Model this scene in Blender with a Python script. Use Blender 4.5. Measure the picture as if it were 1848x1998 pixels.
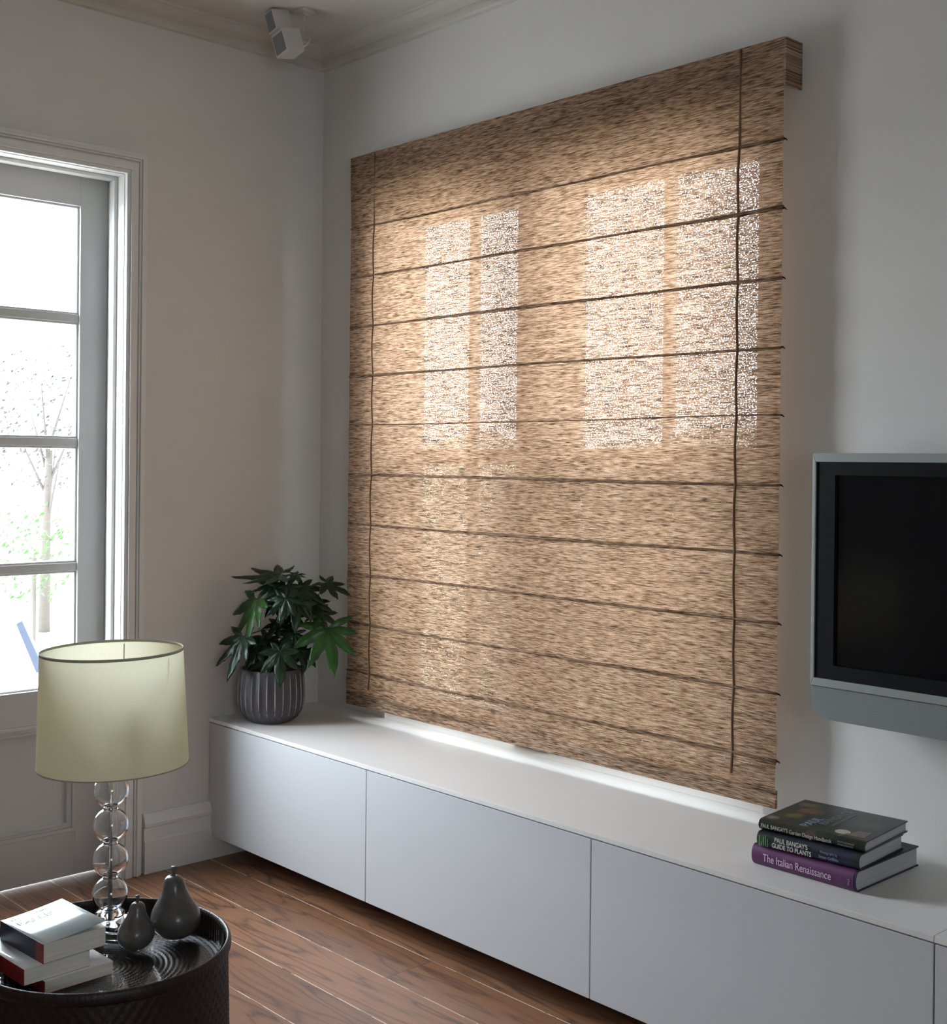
import bpy, bmesh, math, random
from mathutils import Vector, Matrix, noise
random.seed(7)
PI = math.pi
SC = bpy.context.scene
COL = SC.collection
for o in list(bpy.data.objects):
    bpy.data.objects.remove(o)

# ---------------------------------------------------------------- camera
cam_d = bpy.data.cameras.new('camera')
cam = bpy.data.objects.new('camera', cam_d); COL.objects.link(cam)
yaw, pitch, roll = 0.82549, -0.0043, 0.0106
F = 2419.016
fw = Vector((-math.sin(yaw)*math.cos(pitch), math.cos(yaw)*math.cos(pitch), math.sin(pitch)))
r0 = Vector((math.cos(yaw), math.sin(yaw), 0)); u0 = r0.cross(fw)
rt = math.cos(roll)*r0 + math.sin(roll)*u0
up = -math.sin(roll)*r0 + math.cos(roll)*u0
M = Matrix((rt, up, -fw)).transposed().to_4x4()
M.translation = Vector((3.6414, -2.6651, 1.3444))
cam.matrix_world = M
cam_d.sensor_fit = 'AUTO'; cam_d.sensor_width = 36
cam_d.lens = F*36/1998
cam_d.shift_x = (924-900.3)/1998
cam_d.shift_y = (910.7-999)/1998
cam_d.clip_end = 200
SC.camera = cam

# ---------------------------------------------------------------- light
SKY = 15.0
SC.view_settings.view_transform = 'Standard'
SC.view_settings.look = 'None'
SC.view_settings.exposure = 0.0
SC.view_settings.gamma = 1
SC.view_settings.use_curve_mapping = False
w = bpy.data.worlds.new('overcast_sky'); SC.world = w; w.use_nodes = True
nt = w.node_tree; nt.nodes.clear()
out = nt.nodes.new('ShaderNodeOutputWorld'); bg = nt.nodes.new('ShaderNodeBackground')
tc = nt.nodes.new('ShaderNodeTexCoord'); nz = nt.nodes.new('ShaderNodeTexNoise'); nz.inputs['Scale'].default_value = 2.2
rp = nt.nodes.new('ShaderNodeValToRGB')
rp.color_ramp.elements[0].position = .3; rp.color_ramp.elements[0].color = (.72, .85, 1, 1)
rp.color_ramp.elements[1].position = .7; rp.color_ramp.elements[1].color = (.88, .94, 1, 1)
nt.links.new(tc.outputs['Generated'], nz.inputs['Vector']); nt.links.new(nz.outputs['Fac'], rp.inputs['Fac'])
nt.links.new(rp.outputs['Color'], bg.inputs['Color']); 
# sky shaped brighter on the sun side, to strengthen light through the door
dt = nt.nodes.new('ShaderNodeVectorMath'); dt.operation = 'DOT_PRODUCT'; dt.inputs[1].default_value = (-.74, -.60, .30)
gr = nt.nodes.new('ShaderNodeMapRange'); gr.interpolation_type = 'SMOOTHSTEP'
gr.inputs['From Min'].default_value = -.1; gr.inputs['From Max'].default_value = 1.; gr.inputs['To Min'].default_value = SKY*.72; gr.inputs['To Max'].default_value = SKY*2.3
nt.links.new(tc.outputs['Generated'], dt.inputs[0]); nt.links.new(dt.outputs['Value'], gr.inputs['Value']); nt.links.new(gr.outputs[0], bg.inputs['Strength'])
nt.links.new(bg.outputs[0], out.inputs[0])
def portal(name, loc, rot, sx, sy):
    l = bpy.data.lights.new(name, 'AREA'); l.shape = 'RECTANGLE'; l.size = sx; l.size_y = sy
    l.cycles.is_portal = True
    o = bpy.data.objects.new(name, l); COL.objects.link(o); o.location = loc; o.rotation_euler = rot
portal('door_portal', (-.24, -1.21, 1.35), (PI/2, 0, -PI/2), .9, 1.7)
portal('window_portal', (1.085, .30, 1.37), (-PI/2, 0, 0), 1.6, 1.9)
portal('fill_window_portal', (5.46, -2.95, 1.5), (0, PI/2, 0), 1.0, 1.0)

# ---------------------------------------------------------------- helpers
def mat(name, color=(.8,.8,.8), rough=.5, metal=0., spec=.5, noise_amt=0., scale=30., bump=0., bscale=200., trans=0., ior=1.45, coat=0., stretch=(1,1,1)):
    m = bpy.data.materials.new(name); m.use_nodes = True
    n = m.node_tree.nodes; L = m.node_tree.links; b = n['Principled BSDF']
    b.inputs['Base Color'].default_value = (*color, 1); b.inputs['Roughness'].default_value = rough
    b.inputs['Metallic'].default_value = metal; b.inputs['Specular IOR Level'].default_value = spec
    b.inputs['Transmission Weight'].default_value = trans; b.inputs['IOR'].default_value = ior
    b.inputs['Coat Weight'].default_value = coat
    t = n.new('ShaderNodeTexCoord'); mp = n.new('ShaderNodeMapping'); mp.inputs['Scale'].default_value = stretch
    L.new(t.outputs['Object'], mp.inputs['Vector'])
    if noise_amt:
        z = n.new('ShaderNodeTexNoise'); z.inputs['Scale'].default_value = scale; z.inputs['Detail'].default_value = 5
        L.new(mp.outputs[0], z.inputs['Vector'])
        c = n.new('ShaderNodeValToRGB')
        c.color_ramp.elements[0].position = .3; c.color_ramp.elements[1].position = .7
        c.color_ramp.elements[0].color = (*[x*(1-noise_amt) for x in color], 1)
        c.color_ramp.elements[1].color = (*[min(1, x*(1+noise_amt)) for x in color], 1)
        L.new(z.outputs['Fac'], c.inputs['Fac']); L.new(c.outputs['Color'], b.inputs['Base Color'])
    if bump:
        z = n.new('ShaderNodeTexNoise'); z.inputs['Scale'].default_value = bscale; z.inputs['Detail'].default_value = 3
        L.new(mp.outputs[0], z.inputs['Vector'])
        bp = n.new('ShaderNodeBump'); bp.inputs['Strength'].default_value = bump; bp.inputs['Distance'].default_value = .002
        L.new(z.outputs['Fac'], bp.inputs['Height']); L.new(bp.outputs[0], b.inputs['Normal'])
    return m

class MB:
    def __init__(s): s.bm = bmesh.new()
    def box(s, a, b, bev=0, M=None):
        x0, y0, z0 = a; x1, y1, z1 = b
        r = bmesh.ops.create_cube(s.bm, size=1)
        vs = r['verts']
        for v in vs:
            v.co = Vector(((x0+x1)/2+v.co.x*(x1-x0), (y0+y1)/2+v.co.y*(y1-y0), (z0+z1)/2+v.co.z*(z1-z0)))
        if bev:
            es = list({e for v in vs for e in v.link_edges})
            q = bmesh.ops.bevel(s.bm, geom=es, offset=bev, segments=2, affect='EDGES', profile=.7)
            vs = list({v for f in q['faces'] for v in f.verts} | {v for v in vs if v.is_valid})
        if M is not None:
            for v in vs: v.co = M @ v.co
        return s
    def lathe(s, prof, n=48, c=(0,0,0), fn=None, close=False):
        rings = []
        for k, (r, z) in enumerate(prof):
            if r < 1e-6: rings.append([s.bm.verts.new((c[0], c[1], c[2]+z))]); continue
            ring = []
            for i in range(n):
                a = 2*PI*i/n; rr = r*(fn(a, z, k) if fn else 1)
                ring.append(s.bm.verts.new((c[0]+rr*math.cos(a), c[1]+rr*math.sin(a), c[2]+z)))
            rings.append(ring)
        prs = list(zip(rings, rings[1:]))
        if close: prs.append((rings[-1], rings[0]))
        for A, B in prs:
            for i in range(n):
                j = (i+1) % n
                if len(A) == 1 and len(B) == 1: break
                if len(A) == 1: f = (A[0], B[i], B[j])
                elif len(B) == 1: f = (A[i], B[0], A[j])
                else: f = (A[i], B[i], B[j], A[j])
                try: s.bm.faces.new(f)
                except ValueError: pass
        return s
    def tube(s, pts, r, n=8, cap=True):
        pts = [Vector(p) for p in pts]; rs = r if isinstance(r, (list, tuple)) else [r]*len(pts)
        rings = []; ref = Vector((0,0,1))
        for i, p in enumerate(pts):
            d = (pts[min(i+1, len(pts)-1)]-pts[max(i-1, 0)]).normalized()
            if abs(d.dot(ref)) > .95: ref = Vector((1,0,0)) if abs(d.x) < .9 else Vector((0,1,0))
            a = d.cross(ref).normalized(); b = d.cross(a)
            rings.append([s.bm.verts.new(p+rs[i]*(math.cos(2*PI*k/n)*a+math.sin(2*PI*k/n)*b)) for k in range(n)])
        for A, B in zip(rings, rings[1:]):
            for k in range(n): s.bm.faces.new((A[k], A[(k+1) % n], B[(k+1) % n], B[k]))
        if cap: s.bm.faces.new(rings[0][::-1]); s.bm.faces.new(rings[-1])
        return s
    def prism(s, poly, axis, a, b):
        # poly: 2D points; axis: extrusion axis; remaining axes in order
        def P(p, t):
            q = list(p); q.insert(axis, t); return q
        A = [s.bm.verts.new(P(p, a)) for p in poly]; B = [s.bm.verts.new(P(p, b)) for p in poly]
        s.bm.faces.new(A); s.bm.faces.new(B[::-1])
        for i in range(len(poly)):
            j = (i+1) % len(poly); s.bm.faces.new((A[i], B[i], B[j], A[j]))
        return s
    def grid(s, fn, nu, nv):
        V = [[s.bm.verts.new(fn(i/nu, j/nv)) for j in range(nv+1)] for i in range(nu+1)]
        for i in range(nu):
            for j in range(nv): s.bm.faces.new((V[i][j], V[i+1][j], V[i+1][j+1], V[i][j+1]))
        return s
    def ring(s, axis, u0, u1, v0, v1, w, a, b):
        # mitred rectangular frame; w = width or (left, right, bottom, top)
        l, r, bo, t = w if isinstance(w, tuple) else (w, w, w, w)
        O = [(u0, v0), (u1, v0), (u1, v1), (u0, v1)]; I = [(u0+l, v0+bo), (u1-r, v0+bo), (u1-r, v1-t), (u0+l, v1-t)]
        for i in range(4):
            j = (i+1) % 4; s.prism([O[i], O[j], I[j], I[i]], axis, a, b)
        return s
    def build(s, name, m, parent=None, smooth=False, bev=0, M=None):
        bmesh.ops.recalc_face_normals(s.bm, faces=s.bm.faces)
        me = bpy.data.meshes.new(name); s.bm.to_mesh(me); s.bm.free()
        if M is not None: me.transform(M)
        o = bpy.data.objects.new(name, me); COL.objects.link(o)
        ms = m if isinstance(m, (list, tuple)) else [m]
        for x in ms: me.materials.append(x)
        if parent: o.parent = parent
        if smooth:
            for p in me.polygons: p.use_smooth = True
            if smooth != True:
                md = o.modifiers.new('w', 'EDGE_SPLIT'); md.split_angle = math.radians(smooth)
        if bev:
            md = o.modifiers.new('b', 'BEVEL'); md.width = bev; md.segments = 2; md.limit_method = 'ANGLE'
        return o
def empty(name, loc=(0,0,0), rz=0):
    o = bpy.data.objects.new(name, None); COL.objects.link(o); o.location = loc; o.rotation_euler = (0,0,rz)
    o.empty_display_size = .05; return o
def tag(o, label, cat, group=None):
    o['label'] = label; o['category'] = cat
    if group: o['group'] = group
    return o
def struct(o): o['kind'] = 'structure'; return o
def text(s, name, size, m, parent, M, ext=.0002, align='LEFT', sx=1., bold=0.):
    c = bpy.data.curves.new(name, 'FONT'); c.body = s; c.size = size; c.extrude = ext; c.align_x = align; c.offset = bold
    t = bpy.data.objects.new(name, c); COL.objects.link(t)
    bpy.context.view_layer.update()
    me = bpy.data.meshes.new_from_object(t.evaluated_get(bpy.context.evaluated_depsgraph_get()))
    bpy.data.objects.remove(t)
    me.transform(M @ Matrix.Diagonal((sx, 1, 1, 1)))
    me.materials.clear(); me.materials.append(m)
    o = bpy.data.objects.new(name, me); COL.objects.link(o); o.parent = parent
    return o

# ---------------------------------------------------------------- materials
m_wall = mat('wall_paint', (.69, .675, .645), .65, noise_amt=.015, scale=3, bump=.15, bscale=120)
m_trim = mat('trim_paint', (.74, .735, .71), .38, bump=.05, bscale=60)
m_door = mat('door_paint', (.62, .63, .62), .38, bump=.05, bscale=60)
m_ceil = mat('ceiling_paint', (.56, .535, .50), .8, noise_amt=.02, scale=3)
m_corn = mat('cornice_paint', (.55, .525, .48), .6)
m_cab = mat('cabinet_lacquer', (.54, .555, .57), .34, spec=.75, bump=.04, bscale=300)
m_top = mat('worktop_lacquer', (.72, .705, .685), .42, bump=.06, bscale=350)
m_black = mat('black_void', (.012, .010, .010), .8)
m_steel = mat('brushed_nickel', (.62, .60, .57), .28, metal=1)
m_white_out = mat('white_render', (.85, .85, .83), .9)

def floor_material():
    m = bpy.data.materials.new('oak_boards'); m.use_nodes = True
    n = m.node_tree.nodes; L = m.node_tree.links; b = n['Principled BSDF']
    N = lambda t: n.new('ShaderNode'+t)
    def mth(op, a, b_=None, c=None):
        q = N('Math'); q.operation = op
        for i, v in enumerate((a, b_, c)):
            if v is None: continue
            if isinstance(v, (int, float)): q.inputs[i].default_value = v
            else: L.new(v, q.inputs[i])
        return q.outputs[0]
    tcn = N('TexCoord'); sp = N('SeparateXYZ'); L.new(tcn.outputs['Object'], sp.inputs[0])
    X, Y = sp.outputs[0], sp.outputs[1]
    W = .165
    yy = mth('DIVIDE', mth('ADD', Y, .454), W)
    row = mth('FLOOR', yy); fy = mth('SUBTRACT', yy, row)
    wn = N('TexWhiteNoise'); wn.noise_dimensions = '1D'; L.new(row, wn.inputs['W'])
    xs = mth('DIVIDE', mth('ADD', X, mth('MULTIPLY', wn.outputs['Value'], 7.)), 2.3)
    colx = mth('FLOOR', xs); fx = mth('SUBTRACT', xs, colx)
    idv = mth('ADD', mth('MULTIPLY', row, 7.31), mth('MULTIPLY', colx, 3.17))
    w2 = N('TexWhiteNoise'); w2.noise_dimensions = '1D'; L.new(idv, w2.inputs['W'])
    # grain coordinates shifted per board
    cmb = N('CombineXYZ'); L.new(mth('MULTIPLY', X, 1.0), cmb.inputs[0])
    L.new(mth('MULTIPLY', Y, 9.), cmb.inputs[1]); L.new(mth('MULTIPLY', idv, 5.3), cmb.inputs[2])
    nz0 = N('TexNoise'); nz0.inputs['Scale'].default_value = 1.0; nz0.inputs['Detail'].default_value = 2.5; nz0.inputs['Roughness'].default_value = .5
    L.new(cmb.outputs[0], nz0.inputs['Vector'])
    bands = mth('FRACT', mth('MULTIPLY', nz0.outputs['Fac'], 11.))
    line = mth('POWER', mth('ABSOLUTE', mth('SUBTRACT', mth('MULTIPLY', bands, 2.), 1.)), 4.)
    fine = N('TexNoise'); fine.inputs['Scale'].default_value = 14; fine.inputs['Detail'].default_value = 6
    c2 = N('CombineXYZ'); L.new(mth('MULTIPLY', X, .6), c2.inputs[0]); L.new(mth('MULTIPLY', Y, 18.), c2.inputs[1]); L.new(idv, c2.inputs[2])
    L.new(c2.outputs[0], fine.inputs['Vector'])
    big = N('TexNoise'); big.inputs['Scale'].default_value = 2.; L.new(cmb.outputs[0], big.inputs['Vector'])
    base = N('ValToRGB'); e = base.color_ramp.elements
    e[0].color = (.11, .046, .023, 1); e[1].color = (.34, .165, .085, 1)
    L.new(mth('ADD', mth('MULTIPLY', w2.outputs['Value'], .4), mth('MULTIPLY', fine.outputs['Fac'], .7)), base.inputs['Fac'])
    mx = N('Mix'); mx.data_type = 'RGBA'; L.new(mth('MULTIPLY', mth('MULTIPLY', line, .95), mth('MULTIPLY', big.outputs['Fac'], 1.5)), mx.inputs['Factor'])
    L.new(base.outputs['Color'], mx.inputs['A']); mx.inputs['B'].default_value = (.062, .032, .027, 1)
    # knots
    vk = N('TexVoronoi'); vk.inputs['Scale'].default_value = 1.
    c3 = N('CombineXYZ'); L.new(mth('MULTIPLY', X, 1.9), c3.inputs[0]); L.new(mth('MULTIPLY', Y, 4.), c3.inputs[1]); L.new(c3.outputs[0], vk.inputs['Vector'])
    kn = mth('LESS_THAN', vk.outputs['Distance'], .028)
    mk = N('Mix'); mk.data_type = 'RGBA'; L.new(kn, mk.inputs['Factor']); L.new(mx.outputs['Result'], mk.inputs['A']); mk.inputs['B'].default_value = (.03, .017, .012, 1)
    # bevel reflections between boards, painted in as pale broken lines
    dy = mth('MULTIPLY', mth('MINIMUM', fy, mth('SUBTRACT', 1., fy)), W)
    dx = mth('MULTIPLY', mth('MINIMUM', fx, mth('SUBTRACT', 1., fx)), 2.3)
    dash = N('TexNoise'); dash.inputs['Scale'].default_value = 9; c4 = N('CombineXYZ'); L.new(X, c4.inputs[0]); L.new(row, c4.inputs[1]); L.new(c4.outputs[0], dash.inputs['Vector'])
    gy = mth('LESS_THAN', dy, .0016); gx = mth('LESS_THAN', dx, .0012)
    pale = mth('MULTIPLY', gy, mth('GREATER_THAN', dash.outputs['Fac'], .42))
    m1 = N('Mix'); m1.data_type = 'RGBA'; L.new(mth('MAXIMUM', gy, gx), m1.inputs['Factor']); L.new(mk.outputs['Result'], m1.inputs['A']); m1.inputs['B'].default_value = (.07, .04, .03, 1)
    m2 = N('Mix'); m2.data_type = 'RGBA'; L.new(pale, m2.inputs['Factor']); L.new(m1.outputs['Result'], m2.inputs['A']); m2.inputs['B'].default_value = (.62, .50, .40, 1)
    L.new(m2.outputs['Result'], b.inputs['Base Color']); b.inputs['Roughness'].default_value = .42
    bp = N('Bump'); bp.inputs['Strength'].default_value = .25; bp.inputs['Distance'].default_value = .002
    L.new(mth('ADD', mth('MULTIPLY', fine.outputs['Fac'], .5), mth('MULTIPLY', mth('MAXIMUM', gy, gx), -1.)), bp.inputs['Height']); L.new(bp.outputs[0], b.inputs['Normal'])
    return m
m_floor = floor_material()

def glass_sheet():
    m = bpy.data.materials.new('window_glass'); m.use_nodes = True
    n = m.node_tree.nodes; L = m.node_tree.links; n.clear()
    o = n.new('ShaderNodeOutputMaterial'); t = n.new('ShaderNodeBsdfTransparent'); g = n.new('ShaderNodeBsdfGlossy')
    g.inputs['Roughness'].default_value = .01
    fr = n.new('ShaderNodeFresnel'); fr.inputs['IOR'].default_value = 1.45; mx = n.new('ShaderNodeMixShader')
    ge = n.new('ShaderNodeNewGeometry'); mm = n.new('ShaderNodeMath'); mm.operation = 'MULTIPLY_ADD'   # same reflectance from both faces of a thin pane
    L.new(ge.outputs['Backfacing'], mm.inputs[0]); mm.inputs[1].default_value = 1/1.45-1.45; mm.inputs[2].default_value = 1.45; L.new(mm.outputs[0], fr.inputs['IOR'])
    L.new(fr.outputs[0], mx.inputs[0]); L.new(t.outputs[0], mx.inputs[1]); L.new(g.outputs[0], mx.inputs[2]); L.new(mx.outputs[0], o.inputs[0])
    return m
m_pane = glass_sheet()

def weave_material(name, holes, trans=.5, dark=1.):
    m = bpy.data.materials.new(name); m.use_nodes = True
    n = m.node_tree.nodes; L = m.node_tree.links; n.clear()
    N = lambda t: n.new('ShaderNode'+t)
    o = N('OutputMaterial'); tcn = N('TexCoord')
    def ns(sx, sz, det, ofs=0., rough=.5):
        mp = N('Mapping'); mp.inputs['Scale'].default_value = (sx, 1, sz); mp.inputs['Location'].default_value = (ofs, ofs, 0)
        L.new(tcn.outputs['Object'], mp.inputs['Vector'])
        z = N('TexNoise'); z.inputs['Scale'].default_value = 1; z.inputs['Detail'].default_value = det; z.inputs['Roughness'].default_value = rough
        L.new(mp.outputs[0], z.inputs['Vector']); return z.outputs['Fac']
    def mth(op, a, b_=None):
        q = N('Math'); q.operation = op
        for i, v in enumerate((a, b_)):
            if v is None: continue
            if isinstance(v, (int, float)): q.inputs[i].default_value = v
            else: L.new(v, q.inputs[i])
        return q.outputs[0]
    a = ns(34, 560, 3, 1.3); b_ = ns(8, 110, 2, 4.); c = ns(210, 310, 1.5, 7.)
    strk = mth('ADD', mth('MULTIPLY', a, .75), mth('MULTIPLY', b_, .25))
    cr = N('ValToRGB'); e = cr.color_ramp.elements
    e[0].position = .39; e[0].color = (.10*dark, .066*dark, .040*dark, 1)
    e[1].position = .63; e[1].color = (.68*dark, .49*dark, .35*dark, 1)
    k = cr.color_ramp.elements.new(.48); k.color = (.38*dark, .235*dark, .148*dark, 1)
    L.new(strk, cr.inputs['Fac'])
    # reeds: relief every 2.4 mm
    sp = N('SeparateXYZ'); L.new(tcn.outputs['Object'], sp.inputs[0])
    reed = mth('SINE', mth('MULTIPLY', mth('ADD', sp.outputs[2], mth('MULTIPLY', b_, .01)), 2*PI/.0055))
    bp = N('Bump'); bp.inputs['Strength'].default_value = .6; bp.inputs['Distance'].default_value = .0015
    L.new(mth('ADD', mth('MULTIPLY', reed, .4), a), bp.inputs['Height'])
    d = N('BsdfDiffuse'); L.new(cr.outputs[0], d.inputs['Color']); L.new(bp.outputs[0], d.inputs['Normal'])
    t = N('BsdfTranslucent'); tm = N('Mix'); tm.data_type = 'RGBA'; tm.blend_type = 'MULTIPLY'; tm.inputs['Factor'].default_value = 1; tm.inputs['B'].default_value = (.84, .79, .74, 1); L.new(cr.outputs[0], tm.inputs['A']); L.new(tm.outputs['Result'], t.inputs['Color'])
    mx = N('MixShader'); mx.inputs[0].default_value = trans; L.new(d.outputs[0], mx.inputs[1]); L.new(t.outputs[0], mx.inputs[2])
    last = mx.outputs[0]
    if holes:
        h = N('MapRange'); h.inputs['From Min'].default_value = .555; h.inputs['From Max'].default_value = .61
        h.inputs['To Min'].default_value = 0; h.inputs['To Max'].default_value = holes
        L.new(mth('ADD', mth('MULTIPLY', c, .82), mth('MULTIPLY', a, .18)), h.inputs['Value'])
        tr = N('BsdfTransparent'); m2 = N('MixShader'); L.new(h.outputs[0], m2.inputs[0]); L.new(last, m2.inputs[1]); L.new(tr.outputs[0], m2.inputs[2])
        last = m2.outputs[0]
    L.new(last, o.inputs[0])
    return m
m_weave = weave_material('woven_reed', .25, .57)
m_weave2 = weave_material('woven_reed_double', 0, .10, .80)
m_weave3 = weave_material('woven_reed_valance', 0, .48, .92)
m_tape = mat('brown_tape', (.15, .075, .038), .8)

# ---------------------------------------------------------------- room shell
RX, RY, CZ = 5.2, -4.6, 2.805
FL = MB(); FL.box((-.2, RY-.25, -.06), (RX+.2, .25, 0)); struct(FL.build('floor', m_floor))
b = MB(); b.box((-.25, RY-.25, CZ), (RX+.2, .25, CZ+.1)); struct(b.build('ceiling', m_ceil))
WX0, WX1, WZ0, WZ1 = .383, 1.880, .4708, 2.215
b = MB()
for x0, x1, y0, y1 in ((WX0, WX1, 0, .157), (WX0-.16, WX1+.12, .157, .25)):    # rebated outer opening
    b.box((0, y0, 0), (x0, y1, CZ)); b.box((x1, y0, 0), (RX, y1, CZ)); b.box((x0, y0, 0), (x1, y1, WZ0)); b.box((x0, y0, WZ1), (x1, y1, CZ))
struct(b.build('wall_right', m_wall))
DY0, DY1, DZ1 = -.775, -1.645, 2.252
b = MB()
b.box((-.2, DY0, 0), (0, .25, CZ)); b.box((-.2, RY, 0), (0, DY1, CZ)); b.box((-.2, DY1, DZ1), (0, DY0, CZ))
struct(b.build('wall_left', m_wall))
b = MB(); b.box((RX, RY-.25, 0), (RX+.2, -3.42, CZ)); b.box((RX, -2.48, 0), (RX+.2, .25, CZ)); b.box((RX, -3.42, 0), (RX+.2, -2.48, 1.05)); b.box((RX, -3.42, 1.98), (RX+.2, -2.48, CZ)); struct(b.build('wall_far', m_wall))
b = MB(); b.box((-.2, RY-.25, 0), (RX, RY, CZ))
struct(b.build('wall_rear', m_wall))

b = MB(); b.box((-.25, .25, 2.44), (3.2, 1.05, 2.52)); b.box((-.25, 1.05, 2.41), (3.2, 1.07, 2.54)); struct(b.build('added_eave', m_white_out))   # unseen eave added over the window, keeps high sky light off the blind

# cornice: one profile mitred round the room
prof = [(0, 2.742), (.012, 2.745), (.018, 2.752), (.020, 2.762), (.020, 2.774), (.026, 2.776), (.045, 2.783), (.066, 2.797), (.074, 2.797), (.078, 2.806)]
b = MB(); loops = []
for d, z in prof:
    loops.append([b.bm.verts.new(p) for p in ((d, -d, z), (RX-d, -d, z), (RX-d, RY+d, z), (d, RY+d, z))])
for A, B in zip(loops, loops[1:]):
    for i in range(4): b.bm.faces.new((A[i], A[(i+1) % 4], B[(i+1) % 4], B[i]))
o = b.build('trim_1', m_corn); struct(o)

# skirting
def skirt(name, axis, a, bb, sgn, off):
    pr = [(0, 0), (.022, 0), (.022, .104), (.016, .108), (.016, .146), (.022, .150), (.024, .160), (.019, .172), (.014, .186), (.008, .192), (0, .192)]
    q = MB()
    q.prism([(off+sgn*d, z) for d, z in pr], axis, a, bb)
    return struct(q.build(name, m_trim))
# left wall: profile in (x,z), extruded along y
skirt('baseboard_left', 1, -.01, -.697, 1, 0)
skirt('baseboard_left', 1, DY1-.08, RY, 1, 0)
skirt('baseboard_right', 0, 3.6, RX, -1, 0)
skirt('baseboard_rear', 0, 0, RX, 1, RY)
skirt('baseboard_far', 1, -.01, RY, -1, RX)

# door lining and architrave
b = MB()
for a, c, t in [(-.003, .010, .018), (.010, .034, .024), (.034, .040, .016), (.040, .047, .022), (.047, .055, .028), (.055, .068, .020)]:
    b.prism([(DY0+a, 0), (DY0+c, 0), (DY0+c, DZ1+c), (DY1-c, DZ1+c), (DY1-c, 0), (DY1-a, 0), (DY1-a, DZ1+a), (DY0+a, DZ1+a)], 0, -.004, t)
struct(b.build('trim_2', m_trim, bev=.0015))
b = MB()   # jamb lining with stop
for y, s in ((DY0, -1), (DY1, 1)):
    b.box((-.2, min(y, y+s*.006), 0), (.003, max(y, y+s*.006), DZ1-.006))
    b.box((-.075, min(y+s*.006, y+s*.018), 0), (-.040, max(y+s*.006, y+s*.018), DZ1-.018))
b.box((-.2, DY1, DZ1-.006), (.003, DY0, DZ1)); b.box((-.075, DY1+.006, DZ1-.018), (-.040, DY0-.006, DZ1-.006))
struct(b.build('trim_3', m_trim, bev=.002))

def door_leaf(name, ya, yb):
    # glazed leaf between y=ya (towards the corner) and y=yb
    e = struct(empty(name, (-.105, ya, 0)))
    X0, X1 = -.045, 0.
    W = ya-yb; SW = .093
    q = MB(); top = 2.246
    q.box((X0, -SW, .008), (X1, 0, top)); q.box((X0, -W, .008), (X1, -W+SW, top))
    q.box((X0, -W+SW, 2.147), (X1, -SW, top)); q.box((X0, -W+SW, .505), (X1, -SW, .612)); q.box((X0, -W+SW, .008), (X1, -SW, .150))
    q.box((X0+.012, -W+SW, .15), (X1-.014, -SW, .505))
    for c in (1.788, 1.392, .995): q.box((X0+.006, -W+SW, c-.013), (X1-.006, -SW, c+.013))
    q.build('door_frame', m_door, e, bev=.002)
    q = MB()
    # panel moulding
    y0, y1, z0, z1 = -SW-.0, -W+SW, .150, .505
    for d0, d1, t in ((0, .012, .004), (.012, .022, -.001), (.022, .030, .002)):
        q.ring(0, y1+d0, y0-d0, z0+d0, z1-d0, d1-d0, X1-.02, X1+t)
    q.build('panel_moulding', m_door, e, bev=.0015)
    q = MB()
    zs = [.612, .995, 1.392, 1.788, 2.147]
    for z0, z1 in zip(zs, zs[1:]):
        a0 = z0 + (0 if z0 == .612 else .013); a1 = z1-(0 if z1 == 2.147 else .013)
        # thin glazing bead
        q.ring(0, -W+SW, -SW, a0, a1, .007, X0+.008, X1-.010)
    q.build('glazing_bead', m_door, e, bev=.002)
    for z0, z1 in zip(zs, zs[1:]):
        q = MB(); q.box((-.024, -W+SW, z0), (-.020, -SW, z1)); q.build('glass_pane', m_pane, e)
    q = MB()
    q.tube([(X1, -W+.05, 1.02), (X1+.035, -W+.05, 1.02)], .007); q.tube([(X1+.035, -W+.05, 1.02), (X1+.04, -W+.17, 1.02)], .007)
    q.lathe([(0, 0), (.024, 0), (.024, .006), (0, .006)], 24, (0,0,0)); 
    q.build('door_handle', m_steel, e)
    return e
door_leaf('door_1', -.782, -1.636)

# window behind the blind
win = struct(empty('window_1', (0, .10, 0)))
b = MB()
b.ring(1, WX0, WX1, WZ0, WZ1, (.394-WX0, WX1-1.785, .548-WZ0, WZ1-2.165), 0, .055)
b.box((.950, -.055, WZ0+.005), (1.10, .065, WZ1))
b.build('window_frame', m_trim, win, bev=.003)
for x0, x1, mx_ in ((.394, .950, .675), (1.10, 1.785, 1.475)):
    q = MB(); s = .045 if x0 > 1 else .006
    q.ring(1, x0, x1, .515, 2.165, (s, .010, .025, .015), .008, .045)
    q.box((x0+s, .006, 1.335), (x1-.01, .050, 1.385))
    q.box((mx_-.014, .012, .545), (mx_+.014, .04, 2.165))
    q.build('window_sash', m_trim, win, bev=.002)
    q = MB(); q.box((x0, .024, .55), (x1, .028, 2.16)); q.build('glass_pane', m_pane, win)
b = MB(); b.box((WX0, -.0995, WZ0-.01), (WX1, -.002, .4712)); b.build('window_sill', m_trim, win)
# unseen window added on the far side of the room as fill light
w2 = struct(empty('fill_window', (RX+.08, -2.95, 0)))
b = MB(); b.ring(0, -.47, .47, 1.05, 1.98, .04, 0, .05); b.box((.004, -.015, 1.09), (.046, .015, 1.94)); b.build('window_frame', m_trim, w2)
b = MB(); b.box((.02, -.44, 1.08), (.024, .44, 1.95)); b.build('glass_pane', m_pane, w2)

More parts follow.
